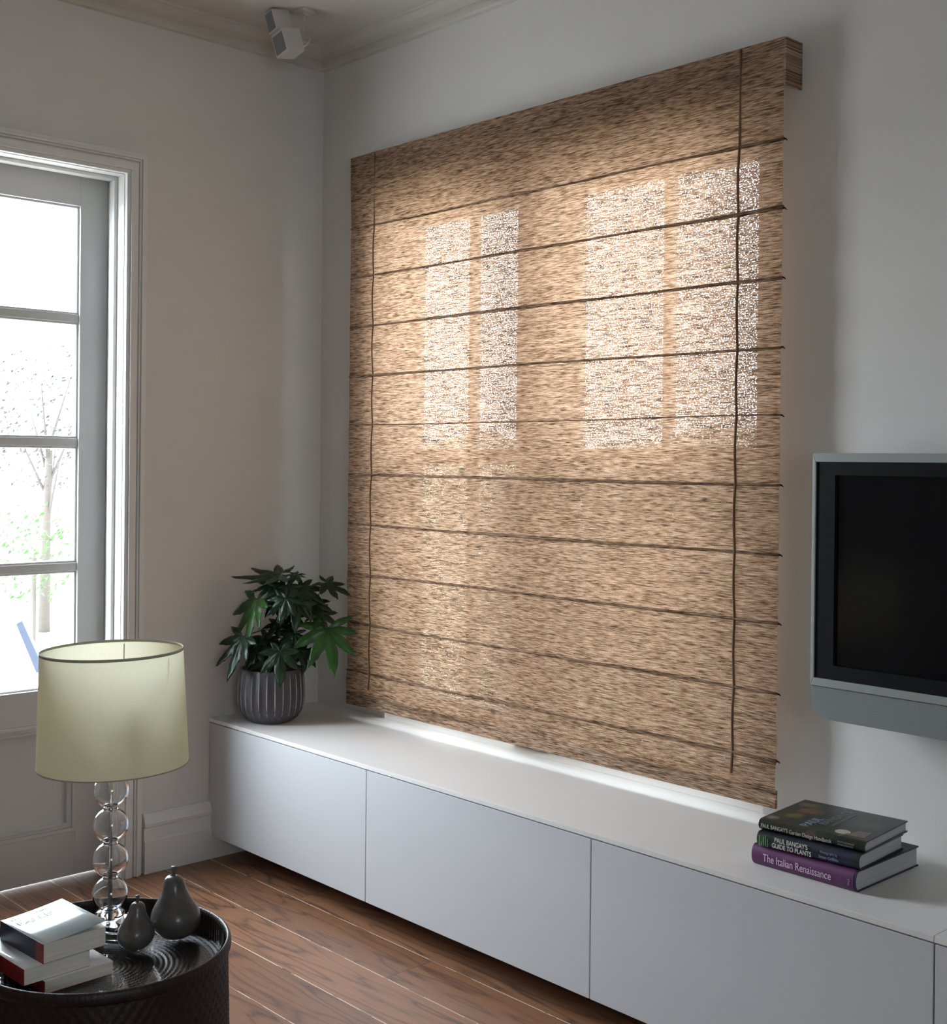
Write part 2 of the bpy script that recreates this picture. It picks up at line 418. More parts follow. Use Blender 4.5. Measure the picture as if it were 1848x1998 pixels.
# ---------------------------------------------------------------- roman blind
BX0, BX1, BY, BT, BB = .258, 1.962, -.066, 2.379, .511
blind = tag(empty('roman_blind', (BX0, 0, BB)), 'brown woven reed roman blind lowered over the big window', 'blind')
def W(o):  # children are modelled in world space
    o.matrix_parent_inverse = Matrix.Translation(-Vector(o.parent.location)); return o
folds = [2.133, 1.966, 1.798, 1.630, 1.465, 1.296, 1.127, .960, .790, .627]
def blind_y(x, z):
    y = BY
    for a, c in zip(folds, folds[1:]+[BB]):
        if c <= z <= a:
            t = (a-z)/(a-c); y -= .006*math.sin(PI*t)**1 * (1-.3*t) 
            y += .004*noise.noise(Vector((x*2.1, z*1.7, 0)))
    return y
fabz = []
b = MB(); NX, NZ = 70, 150
zt = 2.134
def fab(u, v):
    x = BX0+u*(BX1-BX0); z = zt+v*(BB+.002-zt)
    e = .003*math.sin(z*37+1.)+.002*noise.noise(Vector((0, 0, z*20))) if z < 2.1 else 0
    if u == 0: x += e
    if u == 1: x += e*.6
    return (x, blind_y(x, z), z)
b.grid(fab, NX, NZ)
W(b.build('blind_fabric', m_weave, blind, smooth=True))
# valance: doubled fabric at the top with short returns to the wall
b = MB(); b.grid(lambda u, v: (BX0+u*(BX1-BX0), BY-.001-.003*math.sin(PI*v), 2.133+v*(BT-2.133)), 60, 20)
W(b.build('valance', m_weave3, blind, smooth=True))
b = MB(); b.box((BX1+.001, BY-.004, 2.266), (BX1+.005, -.001, BT-.002)); b.box((BX1+.001, -.006, 2.262), (BX1+.007, -.001, BT-.004))
W(b.build('valance_return', m_weave2, blind))
b = MB(); b.box((BX0-.004, BY-.003, 2.268), (BX0-.001, -.001, BT-.002)); W(b.build('valance_return', m_weave2, blind))
b = MB(); b.box((BX0+.01, -.060, 2.285), (BX1-.008, -.001, BT-.004)); W(b.build('headrail', m_trim, blind))
for i, z in enumerate(folds):
    b = MB(); pts = []; rs = []
    for k in range(41):
        x = BX0+(BX1-BX0)*k/40
        w_ = 0.55 if i in (4,) else 1.
        pts.append((x, BY-.001, z+.0035*noise.noise(Vector((x*2.2, i*3.1, 0)))))
        rs.append((.0030+.0036*abs(noise.noise(Vector((x*1.3, i*5.7, 2)))))*w_)
    b.tube(pts, rs, 8)
    f = W(b.build('fold_batten', m_weave3, blind, smooth=True))
    b = MB(); b.tube([(BX1-.001, BY-.001, z), (BX1+.003, BY+.002, z-.001), (BX1+.005, BY+.006, z-.005)], [.0024, .0020, .0010], 7)
    e = b.build('batten_end', m_black, f); e['label'] = 'dark batten end poking out at the edge'; e.matrix_parent_inverse = Matrix.Translation(-Vector(blind.location)) @ Matrix.Identity(4)
    e.matrix_parent_inverse = Matrix.Identity(4)
for x in (.384, 1.836):
    b = MB(); pts = []
    zz = BT-.004
    while zz > BB+.045:
        pts.append((x+.0010*math.sin(zz*9), blind_y(x, zz)-.0022, zz)); zz -= .02
    b.tube(pts, .0024 if x < 1 else .0034, 6)
    W(b.build('lift_tape', m_tape, blind, smooth=True))
b = MB(); b.box((BX0-.001, BY-.004, BB), (BX1+.001, BY+.004, BB+.045))
W(b.build('bottom_hem', m_weave2, blind, bev=.003))

# ---------------------------------------------------------------- cabinets
H = .4712; HB = .0777; D = .45
edges = [0.002, .8533, 1.7069, 2.5526, 3.40]
pos = ['standing against the door wall, below the potted plant', 'left of centre, below the far half of the blind', 'below the near half of the blind', 'at the right edge of the picture, below the television']
for i, (a, c) in enumerate(zip(edges, edges[1:])):
    e = tag(empty('low_cabinet', (a, -D, 0)), 'flat white handleless low cabinet unit ' + pos[i], 'cabinet', 'low cabinets under the window')
    wd = c-a
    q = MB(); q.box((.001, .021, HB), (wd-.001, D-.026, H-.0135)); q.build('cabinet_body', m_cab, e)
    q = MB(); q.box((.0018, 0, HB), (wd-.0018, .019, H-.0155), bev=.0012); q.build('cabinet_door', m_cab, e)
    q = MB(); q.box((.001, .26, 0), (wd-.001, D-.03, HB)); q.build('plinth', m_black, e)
for i, (a, c) in enumerate(((0.002, 2.5521), (2.5531, 3.40))):
    q = MB(); q.box((a, -D-.001, H-.0125), (c, -.0005, H), bev=.0015)
    tag(q.build('worktop', m_top), ['long thin white worktop running under the blind and plant', 'short white worktop length beyond the seam at the right edge'][i], 'worktop')

# ---------------------------------------------------------------- television
m_silver = mat('silver_plastic', (.34, .37, .35), .42, metal=.35, bump=.03, bscale=600)
m_grille = mat('speaker_mesh', (.20, .215, .21), .6, metal=.3, bump=.6, bscale=900)
m_bezel = mat('black_bezel', (.005, .005, .007), .5, spec=.2)
m_screen = mat('black_screen', (.004, .0042, .005), .16, spec=.35)
tv = tag(empty('television', (2.103, -.152, .768)), 'wall mounted flat television with silver frame and dark blank screen', 'television')
TW = 1.04; z0, z1 = .074, .604
b = MB()
b.ring(1, 0, TW, z0, z1, (.0085, .0085, .018, .020), 0, .080); b.box((.003, .04, z0+.001), (TW-.003, .088, z1-.001))
b.build('frame', m_silver, tv, bev=.0012)
b = MB()
b.ring(1, .0085, TW-.0085, z0+.018, z1-.020, (.0465, .0465, .032, .030), .004, .03)
b.build('bezel', m_bezel, tv)
b = MB(); b.box((.05, .013, z0+.04), (TW-.05, .02, z1-.05)); b.build('screen', m_screen, tv)
b = MB(); R_ = .048; poly = [(0, z0-.0015), (TW, z0-.0015)]
for k in range(9):
    t = k/8*PI/2; poly.append((TW-R_+R_*math.cos(t), R_-R_*math.sin(t)))
for k in range(9):
    t = PI/2+k/8*PI/2; poly.append((R_+R_*math.cos(t), R_-R_*math.sin(t)))
b.prism(poly, 1, .004, .075)
b.build('speaker_bar', m_grille, tv, smooth=40)
b = MB(); b.box((.25, .085, .2), (TW-.25, .1515, .45)); b.box((.35, .080, .15), (.40, .151, .5)); b.box((TW-.40, .08, .15), (TW-.35, .151, .5)); b.build('wall_bracket', m_black, tv)

# ---------------------------------------------------------------- ceiling spotlight
m_spot = mat('white_spot_plastic', (.56, .54, .51), .5)
m_spotd = mat('grey_spot_side', (.19, .18, .19), .5)
sp_ = tag(empty('ceiling_spotlight', (.318, -.314, CZ)), 'pale boxy adjustable spotlight hanging from the ceiling near the corner', 'spotlight')
b = MB(); b.box((-.028, -.024, -.010), (.028, .024, 0), bev=.002); b.box((-.010, -.010, -.018), (.010, .010, -.008)); b.build('ceiling_plate', m_spot, sp_)
b = MB(); b.tube([(0, 0, -.01), (0, 0, -.074)], .0032, 10); b.build('rod', m_steel, sp_)
b = MB(); rv = Vector((.678, .735, 0)); dv = Vector((.735, -.678, 0))
arc = [rv*(-.016)+Vector((0, 0, -.082)), Vector((0, 0, -.078)), rv*.018+Vector((0, 0, -.080)), rv*.020+Vector((0, 0, -.095)), rv*.010+Vector((0, 0, -.112)), rv*(-.006)+Vector((0, 0, -.12))]
b.tube(arc, .0025, 8); b.tube([rv*(-.016)+Vector((0, 0, -.082)), rv*(-.012)+Vector((0, 0, -.095))], .004, 8)
b.build('yoke', m_steel, sp_)
T = Matrix.Translation(rv*(-.066)+Vector((0, 0, -.070))) @ Matrix.Rotation(math.atan2(rv.y, rv.x)+math.radians(22), 4, 'Z') @ Matrix.Rotation(math.radians(14), 4, 'Y').inverted()
T = Matrix.Translation(rv*(-.072)+Vector((0, 0, -.072))) @ Matrix.Rotation(math.radians(15), 4, dv) @ Matrix.Rotation(math.atan2(rv.y, rv.x)-math.radians(-40), 4, 'Z')
b = MB(); b.box((-.034, -.024, .002), (.030, .024, .068), bev=.002); b.build('lamp_housing', m_spot, sp_, M=T)
b = MB(); b.box((-.022, -.036, -.075), (.046, .034, .000), bev=.002); b.build('lamp_head', m_spot, sp_, M=T)
b = MB(); b.box((-.0235, -.030, -.069), (-.0215, .028, -.008)); b.box((-.0355, -.020, .006), (-.0335, .020, .064)); b.build('vent_panel', m_spotd, sp_, M=T)

# ---------------------------------------------------------------- potted plant
m_pot = mat('grey_glazed_pot', (.066, .062, .070), .45, noise_amt=.25, scale=14, bump=.4, bscale=90)
m_potr = mat('pot_ridge_highlight', (.30, .29, .31), .4, noise_amt=.3, scale=20)
m_soil = mat('soil', (.012, .009, .007), .95, bump=1, bscale=120)
m_stem = mat('plant_stem', (.045, .055, .02), .6, noise_amt=.3, scale=40)
PX, PY, PZ = .169, -.315, H
plant = tag(empty('potted_plant', (PX, PY, PZ)), 'glossy green hand-leaved houseplant in a fluted dark grey pot on the worktop', 'plant')
pp = [(0, 0), (.066, 0), (.073, .003), (.091, .018), (.104, .038), (.1095, .060), (.1115, .085), (.1105, .115), (.108, .150), (.1045, .172), (.103, .177), (.0985, .178), (.095, .174), (.094, .150), (.09, .145), (0, .145)]
NF = 26
def flute(a, z, k):
    if k < 2 or k > 10: return 1.
    f = abs(((a*NF/(2*PI)) % 1)*2-1)
    amp = .030*min(1, z/.03)*min(1, max(.15, (.185-z)/.03))
    return 1-amp*(1-f)
b = MB(); pr = []
for i in range(len(pp)-1):
    pr.append(pp[i])
b.lathe(pp, NF*6, fn=flute)
pot = b.build('pot', m_pot, plant, smooth=32)
for k in range(NF):   # facet highlights painted as paler ridge lines, leaf-shaped points at the foot
    a = 2*PI*(k+0.0)/NF + PI/NF*0
    q = MB(); pts = []; rs = []
    for t in range(13):
        z = .030+.140*t/12
        # radius of the profile at z
        for (ra, za), (rb, zb) in zip(pp[2:11], pp[3:12]):
            if za <= z <= zb: rr = ra+(rb-ra)*(z-za)/(zb-za); break
        pts.append((rr*math.cos(a)*.9985, rr*math.sin(a)*.9985, z)); rs.append(.0006+.0016*math.sin(PI*min(1, (t+.5)/12.5))**.6)
    q.tube(pts, rs, 5); q.build('pot_ridge_highlight', m_potr, plant, smooth=True)
b = MB(); b.lathe([(0, .150), (.05, .153), (.0935, .148)], 32, fn=lambda a, z, k: 1); b.build('soil', m_soil, plant)

def leaf_material(name, c1, c2):
    m = bpy.data.materials.new(name); m.use_nodes = True
    n = m.node_tree.nodes; L = m.node_tree.links; b_ = n['Principled BSDF']
    t = n.new('ShaderNodeTexCoord'); z = n.new('ShaderNodeTexNoise'); z.inputs['Scale'].default_value = 30
    cr = n.new('ShaderNodeValToRGB'); cr.color_ramp.elements[0].color = (*c1, 1); cr.color_ramp.elements[1].color = (*c2, 1)
    cr.color_ramp.elements[0].position = .35; cr.color_ramp.elements[1].position = .65
    L.new(t.outputs['Object'], z.inputs['Vector']); L.new(z.outputs['Fac'], cr.inputs['Fac']); L.new(cr.outputs[0], b_.inputs['Base Color'])
    b_.inputs['Roughness'].default_value = .33; b_.inputs['Coat Weight'].default_value = .15
    tl = n.new('ShaderNodeBsdfTranslucent'); tl.inputs['Color'].default_value = (c2[0]*1.5, c2[1]*1.6, c2[2], 1)
    ad = n.new('ShaderNodeMixShader'); ad.inputs[0].default_value = .25
    o_ = n['Material Output']; L.new(b_.outputs[0], ad.inputs[1]); L.new(tl.outputs[0], ad.inputs[2]); L.new(ad.outputs[0], o_.inputs[0])
    return m
m_leaf = leaf_material('dark_leaf', (.006, .022, .008), (.012, .042, .012))
m_leaf_b = leaf_material('fresh_leaf', (.018, .080, .010), (.034, .125, .014))
CR = Vector((.678, .735, 0)); CD = Vector((.735, -.678, 0)); CU = Vector((0, 0, 1))
S = .00174/5.55     # metres per pixel of the enlarged study crop
def lp(X, Y, d):    # point of the plant: study position and depth towards the room
    return CR*((X-635)*S)+CU*(.145+(1190-Y)*S+.035)+CD*d
def make_leaf(j, tip, nrm, size, lobes=8, spread=290, m=None, droop=.25, seed=0, scl=1.):
    rnd = random.Random(seed)
    X = (tip-j); X = (X-nrm*X.dot(nrm)).normalized(); Nn = nrm.normalized(); Y = Nn.cross(X)
    angs = [math.radians(-spread/2+spread*i/(lobes-1)) for i in range(lobes)]
    dlt = math.radians(spread/(lobes-1))/2
    lens = [size*(1-.45*abs(a)/math.radians(spread/2))*rnd.uniform(.9, 1.08) for a in angs]
    b = MB(); NR = 7; SM = 12
    cv = b.bm.verts.new(j)
    prev = None
    steps = []
    for li, (a, Ln) in enumerate(zip(angs, lens)):
        for s_ in range(SM+(1 if li == lobes-1 else 0)):
            t = s_/SM*2-1
            f = max(0, 1-abs(t))
            R = Ln*(.45+.55*(f**1.05)) if abs(t) < 1 else Ln*.45
            # toothed margins
            if .15 < f < .85: R *= 1+.035*math.sin(s_*2.7+li)
            steps.append((a+t*dlt, R, f, Ln))
    for (a, R, f, Ln) in steps:
        ring = []
        for k in range(1, NR+1):
            r = R*k/NR
            z = -droop*(r*r)/size + .10*r*(f-.5)*.9 + .004*noise.noise(Vector((r*40, a*3, seed)))
            # droop curls the outer lobes down too
            p = X*(r*math.cos(a))+Y*(r*math.sin(a))+Nn*z
            p += CU*(-droop*.6*r*r/size)
            ring.append(b.bm.verts.new(j+p))
        if prev:
            b.bm.faces.new((cv, prev[0], ring[0]))
            for k in range(NR-1): b.bm.faces.new((prev[k], prev[k+1], ring[k+1], ring[k]))
        prev = ring
    o = b.build('leaf', m or m_leaf, plant, smooth=True)
    sd = o.modifiers.new('t', 'SOLIDIFY'); sd.thickness = .0006
    return o
stem = MB()
trunk = [lp(760, 1210, 0), lp(775, 1000, .0), lp(770, 800, .005), lp(790, 620, .0), lp(800, 450, 0), lp(830, 300, 0)]
stem.tube(trunk, [.006, .0055, .005, .0045, .004, .003], 8)
stem.tube([lp(760, 1100, 0), lp(700, 900, .02), lp(690, 760, .02)], [.005, .004, .003], 7)
leaves = [  # joint, tip, normal(right, up, depth), size(px of crop), lobes, spread, material, droop, stem anchor index
 ((905, 200, .01), (760, 250, .08), (0.05, 1, .35), 190, 7, 280, m_leaf, .10, 5),
 ((720, 195, .03), (150, 235, .02), (-.10, 1, .22), 560, 7, 230, m_leaf, .02, 5),
 ((805, 310, .06), (790, 545, .09), (0, .55, .85), 300, 8, 290, m_leaf, .25, 4),
 ((1215, 290, .0), (1480, 440, .0), (.28, .85, .35), 320, 7, 270, m_leaf, .12, 4),
 ((1250, 745, .05), (1180, 1265, .09), (.12, .35, .93), 530, 8, 250, m_leaf_b, .10, 2),
 ((480, 450, .04), (150, 960, .07), (-.75, .35, .55), 610, 6, 180, m_leaf_b, .10, 3),
 ((360, 840, .07), (90, 1265, .10), (-.55, .5, .65), 500, 6, 190, m_leaf, .10, 2),
 ((690, 460, .02), (540, 620, .06), (-.2, .6, .75), 230, 7, 280, m_leaf, .2, 3),
 ((930, 470, .08), (930, 740, .11), (.1, .4, .9), 310, 7, 280, m_leaf, .15, 3),
 ((1080, 490, .02), (1255, 560, .04), (.25, .75, .6), 290, 8, 290, m_leaf, .2, 3),
 ((520, 930, .06), (420, 1130, .08), (-.2, .6, .75), 260, 7, 290, m_leaf, .2, 1),
 ((770, 980, .10), (790, 1285, .13), (0, .45, .9), 330, 7, 280, m_leaf, .15, 1),
 ((930, 960, .05), (1020, 1120, .07), (.2, .6, .75), 250, 7, 290, m_leaf, .2, 1),
 ((700, 720, .03), (600, 830, .06), (-.1, .5, .8), 190, 7, 290, m_leaf, .2, 2),
 ((860, 640, .0), (860, 800, -.02), (0, .5, .8), 210, 7, 290, m_leaf, .2, 2),
 ((820, 420, .09), (700, 600, .12), (-.1, .5, .85), 300, 8, 290, m_leaf, .2, 4),
 ((960, 330, .04), (1110, 480, .06), (.2, .7, .6), 330, 8, 290, m_leaf, .2, 4),
 ((640, 300, .02), (520, 310, .04), (-.15, .8, .5), 260, 8, 290, m_leaf, .2, 4),
 ((1150, 600, .03), (1290, 700, .05), (.25, .6, .7), 260, 8, 290, m_leaf, .2, 3),
 ((600, 880, .03), (480, 1000, .04), (-.2, .6, .7), 300, 8, 290, m_leaf, .2, 1),
 ((880, 820, .03), (760, 960, .06), (0, .4, .9), 270, 8, 290, m_leaf, .2, 1),
 ((700, 1000, .07), (560, 1140, .10), (-.1, .6, .8), 300, 8, 290, m_leaf, .2, 1),
 ((1000, 1020, .0), (930, 1150, .03), (.2, .5, .8), 240, 8, 290, m_leaf, .2, 0),
 ((640, 1050, -.04), (560, 1160, -.06), (0, .9, .3), 260, 8, 290, m_leaf, .25, 0),
]
for i, (jj, tt, nn, sz, lb, spd, mm, dr, an) in enumerate(leaves):
    j = lp(*jj); t = lp(*tt); nv = (CR*nn[0]+CU*nn[1]+CD*nn[2]).normalized()
    lf = make_leaf(j, t, nv, sz*S, lb, spd, mm, dr, seed=i+3)
    if mm is m_leaf_b: lf['label'] = 'fresher bright green leaf'
    a = trunk[an]; mid = (a+j)/2+CU*.012
    stem.tube([a, mid, j], [.0022, .0019, .0016], 6)
stem.build('stem', m_stem, plant, smooth=True)

# ---------------------------------------------------------------- books
m_pages = mat('book_pages', (.78, .75, .66), .85, noise_amt=.10, scale=1, stretch=(2, 2, 900), bump=.3, bscale=1)
m_pages2 = mat('grey_book_pages', (.50, .50, .50), .8, noise_amt=.12, scale=1, stretch=(2, 2, 900))
def jacket(name, c1, c2, rough=.3, sc=14, blobs=()):
    m = mat(name, c1, rough)
    n = m.node_tree.nodes; L = m.node_tree.links; b_ = n['Principled BSDF']
    t = n.new('ShaderNodeTexCoord'); z = n.new('ShaderNodeTexNoise'); z.inputs['Scale'].default_value = sc; z.inputs['Detail'].default_value = 6
    cr = n.new('ShaderNodeValToRGB'); cr.color_ramp.elements[0].position = .35; cr.color_ramp.elements[1].position = .65
    cr.color_ramp.elements[0].color = (*c1, 1); cr.color_ramp.elements[1].color = (*c2, 1)
    L.new(t.outputs['Object'], z.inputs['Vector']); L.new(z.outputs['Fac'], cr.inputs['Fac'])
    last = cr.outputs[0]
    for (x, y, zz, rad, colr) in blobs:    # printed picture patches
        vm = n.new('ShaderNodeVectorMath'); vm.operation = 'DISTANCE'; vm.inputs[1].default_value = (x, y, zz)
        z2 = n.new('ShaderNodeTexNoise'); z2.inputs['Scale'].default_value = 45; L.new(t.outputs['Object'], z2.inputs['Vector'])
        ad = n.new('ShaderNodeMath'); ad.operation = 'MULTIPLY_ADD'; L.new(z2.outputs['Fac'], ad.inputs[0]); ad.inputs[1].default_value = rad*1.6
        L.new(t.outputs['Object'], vm.inputs[0]); L.new(vm.outputs['Value'], ad.inputs[2])
        mr = n.new('ShaderNodeMapRange'); mr.inputs['From Min'].default_value = rad*1.9; mr.inputs['From Max'].default_value = rad*1.3
        L.new(ad.outputs[0], mr.inputs['Value'])
        mx = n.new('ShaderNodeMix'); mx.data_type = 'RGBA'; L.new(mr.outputs[0], mx.inputs['Factor']); L.new(last, mx.inputs['A']); mx.inputs['B'].default_value = (*colr, 1)
        last = mx.outputs['Result']
    L.new(last, b_.inputs['Base Color']); return m
def hardback(name, label, loc, rz, L_, Wd, T_, m_cover, m_pg, ov=.003):
    e = tag(empty(name, loc, rz), label, 'book', 'hardback books stacked on the worktop')
    th = .0028
    q = MB()
    # board + rounded spine + board as one C-shaped section in (y,z), extruded along the spine (x)
    outer = [(Wd, T_), (.010, T_)] + [(.010-.014*math.sin(PI*k/10), T_/2+T_/2*math.cos(PI*k/10)) for k in range(1, 10)] + [(.010, 0), (Wd, 0)]
    inner = [(Wd, th), (.010, th)] + [(.010-.011*math.sin(PI*(10-k)/10), T_/2-(T_/2-th)*math.cos(PI*k/10)*1.0) for k in range(1, 10)] + [(.010, T_-th), (Wd, T_-th)]
    sec = outer+inner
    A = [q.bm.verts.new((0, y, z)) for y, z in sec]; B = [q.bm.verts.new((L_, y, z)) for y, z in sec]
    nO = len(outer)
    for i in range(len(sec)):
        j_ = (i+1) % len(sec); q.bm.faces.new((A[i], A[j_], B[j_], B[i]))
    for k in range(nO-1):
        a, c = k, k+1; ia, ic = len(sec)-1-k, len(sec)-2-k
        q.bm.faces.new((A[a], A[c], A[ic], A[ia])); q.bm.faces.new((B[a], B[ia], B[ic], B[c]))
    q.build('cover', m_cover, e, smooth=50)
    q = MB(); q.box((ov, .004, th), (L_-ov, Wd-ov, T_-th)); q.build('pages', m_pg, e)
    return e
SPM = lambda x, z, y=-.0048: Matrix.Translation((x, y, z)) @ Matrix.Rotation(PI/2, 4, 'X')
m_ink = mat('cream_ink', (.62, .60, .52), .5)
m_ink2 = mat('grey_ink', (.30, .31, .28), .5)
m_ink3 = mat('pale_blue_ink', (.24, .28, .42), .5)
m_ink4 = mat('lilac_ink', (.66, .50, .62), .5)
# bottom
m_j1 = mat('aubergine_jacket', (.105, .026, .095), .45, noise_amt=.08, scale=20)
m_j1b = mat('navy_board', (.022, .016, .055), .5)
e1 = hardback('hardback_book', 'thick purple hardback titled The Italian Renaissance, bottom of the stack on the worktop', (2.088, -.351, H), 0., .2485, .262, .0435, m_j1b, m_pages2)
q = MB()   # purple jacket around the spine
sec = [(.013, .0437)]+[(.010-.0147*math.sin(PI*k/12), .02175+.0221*math.cos(PI*k/12)) for k in range(0, 13)]+[(.013, -.0002)]
q.grid(lambda u, v: (u*.244, *sec[int(round(v*14))]), 2, 14)
q.build('jacket_spine', m_j1, e1, smooth=40)['label'] = 'purple spine of the jacket'
text('The Italian Renaissance', 'title_lettering', .0235, m_ink4, e1, SPM(.029, .0135, -.0054), sx=.75)
text('YALE', 'publisher_mark', .0065, m_ink2, e1, Matrix.Translation((.236, -.0054, .012)) @ Matrix.Rotation(PI/2, 4, 'X') @ Matrix.Rotation(PI/2, 4, 'Z'))
# middle
m_j2 = jacket('plants_jacket', (.012, .018, .014), (.020, .024, .040), .4, 16, [(.012, 0, .016, .012, (.05, .13, .045)), (.19, 0, .02, .03, (.018, .022, .05)), (.075, 0, .004, .012, (.09, .075, .06))])
e2 = hardback('hardback_book', 'dark jacketed gardening book titled Guide to Plants, middle of the stack on the worktop', (2.104, -.357, H+.0435), .065, .2345, .207, .0325, m_j2, m_pages2)
text("PAUL BANGAY'S", 'title_lettering', .0142, m_ink, e2, SPM(.043, .0185), sx=.75, bold=.0002)
text('GUIDE TO PLANTS', 'title_lettering', .0142, m_ink, e2, SPM(.037, .0060), sx=.77, bold=.0002)
text('Photographs by', 'credit_lettering', .0078, m_ink3, e2, SPM(.149, .0195), sx=.80)
text('Simon Griffiths', 'credit_lettering', .0092, m_ink3, e2, SPM(.146, .0090), sx=.80)
m_gr = mat('pale_green_ink', (.16, .30, .13), .5)
for k, (x, h) in enumerate(((.006, .022), (.011, .010), (.016, .020), (.021, .024), (.026, .018))):
    q = MB(); q.box((x, -.0050, .004), (x+.0018, -.0046, .004+h)); q.build('spine_print', m_gr, e2)
# top
m_j3 = jacket('garden_jacket', (.010, .014, .010), (.030, .040, .026), .32, 12,
    [(.045, .075, .024, .022, (.15, .12, .03)), (.055, .13, .024, .028, (.16, .06, .035)), (.03, .175, .024, .022, (.12, .10, .05)), (.10, .175, .024, .022, (.045, .038, .055)), (.015, .03, .024, .014, (.20, .20, .18)), (.12, -.004, .010, .016, (.10, .065, .055)), (.20, .12, .024, .03, (.045, .06, .04))])
e3 = hardback('hardback_book', 'dark green jacketed book titled Garden Design Handbook, lying on top of the worktop stack', (2.100, -.345, H+.0435+.0325), .085, .242, .212, .0240, m_j3, m_pages2)
text("PAUL BANGAY'S", 'title_lettering', .0125, m_ink, e3, SPM(.006, .0075), sx=.70)
text('Garden Design Handbook', 'title_lettering', .0120, m_ink, e3, SPM(.073, .0070), sx=.76)
text('PHOTOGRAPHS BY', 'credit_lettering', .0048, m_ink2, e3, SPM(.183, .0125), sx=.9); text('SIMON GRIFFITHS', 'credit_lettering', .0048, m_ink2, e3, SPM(.183, .0070), sx=.9)
TOPM = lambda u, v: Matrix.Translation((u, v, .0243)) @ Matrix.Rotation(PI/2, 4, 'Z')
m_ink5 = mat('faded_title_ink', (.16, .165, .16), .4)
text('PAUL', 'cover_lettering', .030, m_ink3, e3, TOPM(.106, .016), sx=1.1)
text("BANGAY'S", 'cover_lettering', .026, m_ink5, e3, TOPM(.128, .054), sx=1.1)
text('Garden Design Handbook', 'cover_lettering', .0135, m_ink5, e3, TOPM(.144, .055), sx=.85)
m_bowl = mat('printed_bowl', (.42, .41, .34), .4); m_pave = mat('printed_paving', (.16, .125, .10), .45, noise_amt=.2, scale=80)
q = MB(); q.lathe([(0, 0), (.016, 0), (.016, .0004), (0, .0004)], 28, (.176, .035, .0241)); q.build('cover_print', m_bowl, e3)
q = MB(); q.prism([(.187, .020), (.228, .022), (.226, .070), (.198, .062)], 2, .0240, .0244); q.prism([(.180, .004), (.184, .003), (.194, .030), (.189, .032)], 2, .0240, .0246); q.build('cover_print', m_pave, e3)

# ---------------------------------------------------------------- rattan tray table
TX, TY, TR, TZ = 1.5187, -1.5938, .2329, .45
m_rat = mat('dark_rattan', (.018, .009, .007), .45, noise_amt=.35, scale=60, bump=.3, bscale=300)
m_rat2 = mat('tray_rattan', (.022, .017, .016), .33, noise_amt=.35, scale=60)
tb = tag(empty('side_table', (TX, TY, 0)), 'round drum side table of dark woven rattan with a glass-topped tray, beside the door', 'table')
NA = 360; rows = 66
def wv(a, z, k):
    i = int(round(a/(2*PI)*NA)) % NA
    return 1+.0075*math.sin(PI*i/2.5+PI*(k % 4 > 1))*(1 if k % 2 else .35)
b = MB(); pr = [(.226+.004*math.sin(PI*k/rows), .002+.430*k/rows) for k in range(rows+1)]
b.lathe(pr, NA, fn=wv)
b.build('drum', m_rat, tb, smooth=True)
# wrapped rim
def rimfn(a, z, k): return 1+.0018*math.sin(a*150)
b = MB(); rim = []
for k in range(12):
    t = 2*PI*k/12; rim.append((.2275+.0052*math.cos(t), .440+.012*math.sin(t)))
b.lathe(rim, 450, fn=rimfn, close=True)
b.build('rim', m_rat, tb, smooth=True)
b = MB(); b.lathe([(.219, .445), (.218, .405)], 450, fn=lambda a, z, k: 1+.004*math.sin(a*120)); b.build('tray_wall', m_rat, tb, smooth=True)
# tray floor: coiled woven rings
b = MB(); NRG = 90; NAA = 300
def tray(u, v):
    r = .006+v*.214; a = 2*PI*u; k = int(round(v*NRG)); i = int(round(u*NAA))
    z = .402+.0013*math.sin(r*2*PI/.0095)+.0007*math.sin(i*PI/2+PI*(int(r/.0095) % 2))
    return (r*math.cos(a), r*math.sin(a), z)
b.grid(tray, NAA, NRG*2); b.lathe([(.0, .402), (.007, .402)], 12); b.build('tray_floor', m_rat2, tb, smooth=True)
m_tglass = glass_sheet(); m_tglass.name = 'table_glass'
b = MB(); b.lathe([(0, .411), (.2170, .411), (.2170, .415), (0, .415)], 96)
b.build('glass_top', m_tglass, tb)
TZ0 = .4152

# ---------------------------------------------------------------- table lamp
def clear_glass(name, tint=(1, 1, 1)):
    m = bpy.data.materials.new(name); m.use_nodes = True; b_ = m.node_tree.nodes['Principled BSDF']
    b_.inputs['Transmission Weight'].default_value = 1; b_.inputs['Roughness'].default_value = 0.0; b_.inputs['IOR'].default_value = 1.48
    b_.inputs['Base Color'].default_value = (*tint, 1); return m
m_cg = clear_glass('clear_glass', (.97, .98, 1)); m_ac = clear_glass('clear_acrylic', (.95, .97, 1))
LX, LY = 1.407, -1.524
lamp = tag(empty('table_lamp', (LX, LY, TZ0)), 'table lamp with stacked clear glass balls and a cream drum shade', 'lamp')
z0 = -TZ0
m_shade = bpy.data.materials.new('cream_shade'); m_shade.use_nodes = True
n = m_shade.node_tree.nodes; L = m_shade.node_tree.links; n.clear()
o_ = n.new('ShaderNodeOutputMaterial'); d_ = n.new('ShaderNodeBsdfDiffuse'); t_ = n.new('ShaderNodeBsdfTranslucent'); mx = n.new('ShaderNodeMixShader')
tcn = n.new('ShaderNodeTexCoord'); wz = n.new('ShaderNodeTexNoise'); wz.inputs['Scale'].default_value = 260; cr = n.new('ShaderNodeValToRGB')
cr.color_ramp.elements[0].color = (.80, .77, .56, 1); cr.color_ramp.elements[1].color = (.88, .86, .66, 1)
L.new(tcn.outputs['Object'], wz.inputs['Vector']); L.new(wz.outputs['Fac'], cr.inputs['Fac'])
